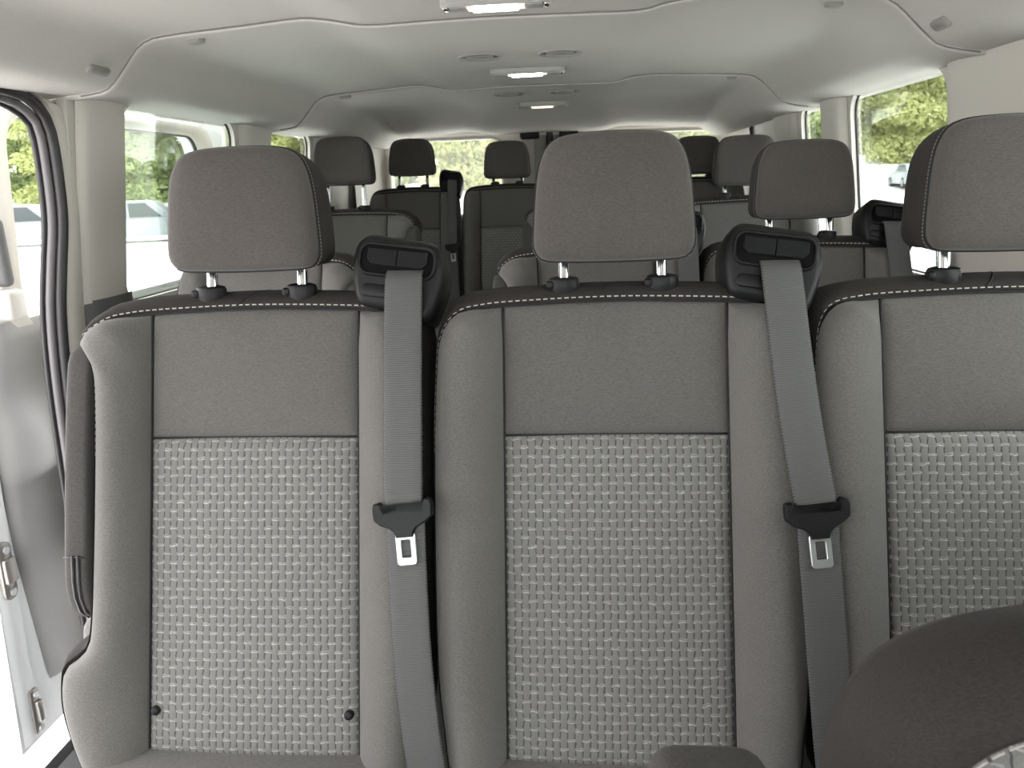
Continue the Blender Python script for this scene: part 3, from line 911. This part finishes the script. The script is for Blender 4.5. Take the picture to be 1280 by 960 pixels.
def make_belt(seat_xyz, label, dx=0.0, slope=0.0, simple=False):
    t = empty('seat_belt', seat_xyz); tag(t, label, 'seat belt', 'seat belts hanging from shoulder guides')
    uu = [(.199+dx, .046, .0175), (.199+dx, .040, .026), (.1995+dx, .02, .033), (.2005+dx+slope*.1, -.08, .043), (.201+dx+slope*.25, -.16, .046), (.2015+dx+slope*.45, -.238, .048)]
    V, F, U = strip(uu, .0455); mesh('webbing', V, F, M['web'], t, uv=U)
    ll = [(.203+dx+slope*.45, -.236, .043), (.2045+dx+slope*.48, -.30, .042), (.209+dx+slope*.5, -.40, .040), (.217+dx+slope*.45, -.49, .036), (.226+dx+slope*.4, -.56, .030), (.233+dx+slope*.3, -.62, .02)]
    V, F, U = strip(ll, .0455); mesh('webbing', V, F, M['web'], t, uv=U)
    # tongue: winged black plastic with a steel latch plate
    cx, cy = .2015+dx+slope*.45, -.2445
    a = math.radians(5); c_, s_ = math.cos(a), math.sin(a)
    wing = [(-.0350, .008), (-.0335, .0135), (-.0275, .0150), (-.0245, .0125), (-.0235, .0035), (.0240, .0035), (.0245, .0130), (.0285, .0165), (.0335, .0150), (.0355, .0090), (.0345, -.004), (.0260, -.0110), (.0155, -.0165), (.0118, -.0205), (.0095, -.0270), (-.0095, -.0270), (-.0118, -.0205), (-.0155, -.0165), (-.0270, -.0120), (-.0345, -.005)]
    wing = [rot2(cx+x, cy+y, c_, s_, cx, cy) for x, y in wing][::-1]
    v, f = loft([[P(x, y, .040) for x, y in inset(wing, .001)], [P(x, y, .042) for x, y in wing], [P(x, y, .053) for x, y in wing], [P(x, y, .0555) for x, y in inset(wing, .0016)]])
    bm = bmesh.new(); vs = [bm.verts.new(p) for p in v]
    for q in f:
        bm.faces.new([vs[i] for i in q])
    bmesh.ops.triangulate(bm, faces=[x for x in bm.faces if len(x.verts) > 4])
    tg = bmobj('tongue', bm, M['black'], t, auto=40)
    bar = [rot2(cx+x, cy+y, c_, s_, cx, cy) for x, y in ((-.026, .0100), (.026, .0120), (.026, .0142), (-.026, .0122))]
    outer = [rot2(cx+x, cy+y, c_, s_, cx, cy) for x, y in rrect(.0235, .038, .0045, 5, 0, -.041)]
    inner = [rot2(cx+x, cy+y, c_, s_, cx, cy) for x, y in rrect(.0110, .0200, .0015, 5, 0, -.0405)]
    loops = [[P(x, y, n) for x, y in L] for L, n in ((outer, .0465), (inset(outer, -.0), .0485), (inset(outer, .0008), .0492), (inset(inner, -.0006), .0492), (inner, .0485), (inner, .0465), (outer, .0465))]
    v, f = loft(loops, False, False)
    lp = mesh('latch_plate', v, f, M['steel'], tg, auto=40); lp['label'] = 'bright steel latch plate with slot'
    return t
make_belt((-.408, *row1), 'grey seat belt hanging down beside the front seat next to the sliding door', slope=.0)
make_belt((.042, *row1), 'grey seat belt hanging down between middle front seat and wall-side front seat', dx=-.008, slope=.055)
make_belt((.440, *row2), 'dark seat belt on the second row seat beside the side window', dx=-.012, slope=.04).scale.x = .90
b4 = make_belt((-.685, *row4), 'grey seat belt hanging between two seats of the rear row'); b4.scale.x = .86
make_belt((.037, *row2), 'dark seat belt on the second row seat behind the middle front headrest').scale.x = .89

# ------------------------------------------------------------------ front seat shoulder close to the camera
fs = empty('front_seat', (.398, .335, 0)); tag(fs, 'dark charcoal front seat with stitched shoulder, close to the middle of the cab', 'seat')
def FP(u, v, n): return Vector((u, v*.16-n*.985, Z(-.220)+v*.985+n*.16))
fo = [(-.285, -.60), (-.278, -.40), (-.270, -.20), (-.264, -.10), (-.255, -.062), (-.238, -.036), (-.212, -.018), (-.175, -.006), (-.12, 0), (0, .004)]
fo = fo+[(-a, b) for a, b in fo[::-1][1:]]
fpath = spline([(a, b, 0) for a, b in fo], 120); fn = normals2(fpath)
V = []; F = []; prof = [(-.038, -.012), (-.034, .0), (-.027, .006), (-.019, .006), (-.009, .0), (.0, -.015), (.004, -.035), (.002, -.06), (-.010, -.085), (-.03, -.095)]
for p, o in zip(fpath, fn):
    for a, b in prof: V.append(FP(p.x+o.x*a, p.y+o.y*a, b))
K = len(prof)
for i in range(119):
    for j in range(K-1): F.append((i*K+j, i*K+j+1, (i+1)*K+j+1, (i+1)*K+j))
F.append(tuple(i*K+K-1 for i in range(120)))
mesh('backrest_cover', V, F, M['cap'], fs, auto=60)
inn = [(p.x+o.x*-.037, p.y+o.y*-.037) for p, o in zip(fpath, fn)]
Vs = []; UVs = []; F = []
for i in range(60):
    a = inn[i]; b = inn[119-i]
    for j in range(21):
        s = j/20; x = a[0]+(b[0]-a[0])*s; y = a[1]+(b[1]-a[1])*s
        Vs.append(FP(x, y, -.010+.012*(1-math.exp(-min(s, 1-s)*abs(b[0]-a[0])/.012)))); UVs.append((x, y))
for i in range(59):
    for j in range(20): F.append((i*21+j, i*21+j+1, (i+1)*21+j+1, (i+1)*21+j))
mesh('weave_panel', Vs, F, M['weave'], fs, uv=UVs)
prt = []
for i in range(4, 112):
    for f0 in (0, .5):
        p = fpath[i].lerp(fpath[i+1], f0); q = fpath[i].lerp(fpath[i+1], f0+.32); o = fn[i]
        prt.append(tube([FP(p.x-o.x*.031, p.y-o.y*.031, .0062), FP(q.x-o.x*.031, q.y-o.y*.031, .0062)], .0006, 4))
mesh('stitching', *join(prt), M['stitch'], fs, smooth=False)
bmobj('cushion', rbox(-.25, .25, -.50, -.02, .30, .42, .04, 4), M['bol'], fs)
bmobj('seat_base', rbox(-.2, .2, -.42, .0, 0, .30, .02, 2), M['lower'], fs)
a_ = bmobj('armrest', rbox(-.368, -.306, -.09, .01, Z(-.62), Z(-.278), .016, 4), M['arm'], fs)
hd = mesh('headrest', *loft([[FP(a*s_, b*s_+.15, n) for a, b in HL] for s_, n in ((.6, .022), (.9, .016), (1, 0), (1.03, -.03), (1, -.07), (.7, -.1))]), M['head'], fs)
for s in (-1, 1): mesh('post', *tube([FP(s*.06, -.02, -.045), FP(s*.06, .1, -.045)], .0068, 12), M['chrome'], hd)

# ------------------------------------------------------------------ ceiling fittings
def dome(xc, yc, zc, wd, label, lm='lens'):
    t = empty('dome_light', (xc, yc, zc)); tag(t, label, 'light', 'dome lights along the headliner')
    o = rrect(wd, .052, .020, 6); i_ = rrect(wd-.016, .036, .013, 6)
    v, f = loft([[Vector((a, b, .004)) for a, b in o], [Vector((a, b, -.010)) for a, b in o], [Vector((a, b, -.014)) for a, b in inset(o, .004)], [Vector((a, b, -.014)) for a, b in inset(i_, -.001)], [Vector((a, b, -.009)) for a, b in i_]], True, True)
    mesh('housing', v, f, M['lhouse'], t, auto=40)
    ln = bmobj('lens', rbox(-wd*.22, wd*.20, -.016, .016, -.0175, -.008, .003, 2), M[lm], t); ln['label'] = 'glowing warm white lens'
    for s in (-1, 1): bmobj('switch', rbox(min(s*wd*.25, s*wd*.42), max(s*wd*.25, s*wd*.42), -.014, .014, -.0155, -.008, .003, 2), M['vent'], t)
    for s in (-1, 1): bmobj('end_clip', rbox(s*wd*.455-.004, s*wd*.455+.004, -.012, .012, -.0155, -.008, .002, 2), M['chrome'], t)
    return t
dome(-.124, 1.33, Z(.284), .178, 'large lit dome light on the foremost ceiling panel')
dome(-.124, 2.14, Z(.284), .195, 'lit dome light behind the round vents of the middle ceiling panel')
dome(-.122, 3.03, Z(.282), .190, 'small dim dome light on the rearmost ceiling panel', 'lens_dim')

def vent(x, y, z, r, label, grp):
    t = empty('air_vent', (x, y, z)); tag(t, label, 'vent', grp)
    mesh('ring', *lathe([(r*1.02, .002), (r*1.0, -.003), (r*.94, -.005), (r*.88, -.004), (r*.86, .0)], 32), M['vent'], t, auto=50)
    mesh('dish', *lathe([(r*.86, -.0005), (r*.7, -.002), (r*.4, -.003), (r*.1, -.0035)], 28), M['lower'], t)
    for k in (-1, 0, 1): bmobj('slat', rbox(-r*.6, r*.6, k*r*.4-.002, k*r*.4+.002, -.0048, -.002, .0008, 1), M['vent'], t)
for x, y, nm in ((-.218, 1.895, 'a'), (-.034, 1.895, 'b')):
    vent(x, y, Z(.284), .052, 'round air vent ahead of the middle dome light', 'round vents in the middle ceiling panel')
for x, y, nm in ((-.220, 2.69, 'a'), (-.035, 2.69, 'b')):
    vent(x, y, Z(.284), .052, 'round air vent on the rear ceiling panel ahead of the rear dome light', 'round vents in the rear ceiling panel')
def cap_(x, y, z, tilt, w_, label, ln=.028):
    o = rrect(w_, ln, min(w_, ln)*.35, 5); t = Matrix.Rotation(tilt, 3, 'Y')
    v, f = loft([[t @ Vector((a, b, .003)) for a, b in o], [t @ Vector((a, b, -.004)) for a, b in o], [t @ Vector((a, b, -.006)) for a, b in inset(o, .003)]])
    m = mesh('trim_cap', v, f, M['vent'], auto=40); m.location = (x, y, z)
    tag(m, label, 'trim cap', 'small plug caps in the headliner')
cap_(-.84, 1.39, Z(.218), math.radians(-42), .017, 'small rectangular plug cap on sloping headliner above the sliding door', .06)
cap_(.585, 1.39, Z(.222), math.radians(42), .020, 'small plug cap on sloping headliner opposite the sliding door', .05)
cap_(-.715, 1.52, Z(.281), math.radians(-6), .030, 'small plug cap behind the front ceiling joint on the door side')
cap_(.455, 1.52, Z(.284), math.radians(4), .030, 'small plug cap behind the front ceiling joint opposite the door side')
cap_(-.725, 2.53, Z(.280), math.radians(-6), .034, 'small plug cap behind the rear ceiling joint on the door side')
cap_(.47, 2.53, Z(.284), math.radians(4), .030, 'small plug cap behind the rear ceiling joint opposite the door side')

# ------------------------------------------------------------------ outside: car park, bank, trees, cars
rows = []
xs = [-140+i*10 for i in range(26)]
for y, zz in ((-60, 0), (0, 0), (30, 0), (42, 0), (52, .5), (60, 1.5), (75, 2.5), (140, 4)):
    rows.append([Vector((x, y, GROUND+zz*(1+.9*sstep(5, 40, x)))) for x in xs])
gd = mesh('ground', *gridmesh(rows), M['asphalt']); gd['kind'] = 'structure'; gd['label'] = 'pale bright concrete car park rising to a bank'; gd['category'] = 'ground'

def tree_mesh(seed, h, r, mat):
    rnd = random.Random(seed); V = []; F = []
    for k in range(26000):
        t = rnd.random()**.9; z = t*h
        rr = r*(1-t)**.4*(0.75+.25*math.sin(z*2.3+seed))*(.35+.65*rnd.random()**.4)+.15
        a = rnd.random()*2*math.pi; rr *= 1+.22*math.sin(3*a+z*1.1)
        c = Vector((rr*math.cos(a), rr*math.sin(a), z-.25*rr*rnd.random()))
        s = .13+.20*rnd.random()
        e1 = Vector((rnd.uniform(-1, 1), rnd.uniform(-1, 1), rnd.uniform(-.8, .4))).normalized(); e2 = e1.orthogonal().normalized()
        e2 = (Matrix.Rotation(rnd.random()*6.28, 3, e1) @ e2)
        o = len(V); V += [c-e1*s, c+e2*s*.45, c+e1*s, c-e2*s*.45]; F.append((o, o+1, o+2, o+3))
    return V, F
tv = []
for i, (h, r, mt) in enumerate(((17, 3.3, 'leafa'), (16, 3.2, 'leafb'), (18, 3.3, 'leafa'), (15, 3.2, 'leafb'))):
    V, F = tree_mesh(i+3, h, r, M[mt]); o = mesh('crown', V, F, M[mt], smooth=False); tv.append(o.data); bpy.data.objects.remove(o)
tv_, tf_ = tube([(0, 0, -1.2), (0.1, 0, 4), (0, .1, 12)], .22, 8); o = mesh('trunk', tv_, tf_, M['bark']); trk = o.data; bpy.data.objects.remove(o)
rt = random.Random(4); kk = 0
for row, (yb, step, x0, x1) in enumerate(((61, 8.3, -58, 36), (70, 8.3, -62, 40), (79, 8.3, -70, 44))):
    x = x0+(4.1 if row == 1 else 0)
    while x < x1:
        y = yb+rt.uniform(-.2, .2)
        gz = GROUND+interp([(52, .5), (60, 1.5), (75, 2.5), (140, 4)], y)*(1+.9*sstep(5, 40, x))
        side = 'beyond the sliding door side' if x < -20 else ('beyond the rear doors' if x < 17 else 'beyond the wall opposite the sliding door')
        t = empty('tree', (x+rt.uniform(-.1, .1), y, gz-.2)); t.rotation_euler.z = rt.random()*6.28
        sc = rt.uniform(.92, 1.0); t.scale = (sc, sc, sc)
        v = kk % 4
        tag(t, ('yellow-green' if v in (0, 2) else 'deeper green')+' tree in the '+('front', 'middle', 'back')[row]+' tree line '+side, 'tree', 'trees behind the car park')
        link(bpy.data.objects.new('crown', tv[v]), t); link(bpy.data.objects.new('trunk', trk), t)
        kk += 1; x += step*rt.uniform(.99, 1.01)

def car(loc, rz, mat, label, suv=False):
    t = empty('parked_car', loc); t.rotation_euler.z = rz; tag(t, label, 'car', 'parked cars outside')
    hh = 1.68 if suv else 1.45
    body = [(-2.25, .35), (-2.28, .62), (-2.2, .9), (-1.3, .98), (1.0, 1.0), (2.1, .82), (2.28, .62), (2.25, .35), (1.85, .26), (-1.9, .26)]
    roof = [(-2.05, .92), (-1.75, hh-.12), (-1.5, hh), (.1, hh), (.4, hh-.05), (1.15, .98)] if suv else [(-1.85, .92), (-1.2, hh-.06), (-.8, hh), (.05, hh), (.35, hh-.05), (1.2, .98)]
    def ext(pl, w0, w1, name, m, par):
        c = [(a, b) for a, b in pl]
        L = []
        for y, ins in ((-w0, .05), (-w1, 0), (w1, 0), (w0, .05)):
            cx = sum(a for a, _ in c)/len(c); cz = sum(b for _, b in c)/len(c)
            L.append([Vector((cx+(a-cx)*(1-ins), y, cz+(b-cz)*(1-ins))) for a, b in c])
        return mesh(name, *loft(L), m, par, auto=30)
    ext(body, .89, .84, 'body', mat, t); cb = ext(roof, .74, .68, 'cabin', mat, t)
    for s in (-1, 1):
        for (a0, a1, b0, b1) in ((-1.55, -.62, -1.25, -.58), (-.52, .72, -.52, .15)):
            q = [(a0, 1.02), (a1, 1.02), (b1, hh-.1), (b0, hh-.1)]
            v, f = loft([[Vector((a, s*yy, b)) for a, b in q] for yy in (.72, .752)]); mesh('window', v, f, M['carglass'], cb, smooth=False)
    for x in (-1.42, 1.40):
        for s in (-1, 1):
            k = 18
            L = [[Vector((x+r*math.cos(2*math.pi*j/k), s*y, .33+r*math.sin(2*math.pi*j/k))) for j in range(k)] for r, y in ((.33, .68), (.33, .90), (.30, .905))]
            wv = mesh('wheel', *loft(L), M['tyre'], t, auto=40)
            L = [[Vector((x+r*math.cos(2*math.pi*j/k), s*y, .33+r*math.sin(2*math.pi*j/k))) for j in range(k)] for r, y in ((.2, .89), (.19, .915), (.06, .92))]
            mesh('rim', *loft(L), M['rim'], wv, auto=40)
    for s in (-1, 1): bmobj('headlamp', rbox(2.1, 2.24, s*.66-.14, s*.66+.14, .62, .76, .02, 2), M['rim'], t)
car((-22.7, 31, GROUND), .35, M['carw'], 'pale silver estate car parked beyond the sliding door opening', True)
car((-17.9, 31.5, GROUND), .30, M['carg'], 'silver car parked beyond the first side window on the door side', True)
car((20.6, 51, GROUND+.66), 1.45, M['carb'], 'blue-grey car parked outside the window opposite the sliding door')
car((23.3, 51.5, GROUND+.72), 1.5, M['carg'], 'silver car parked outside behind the wall-side front headrest', True)
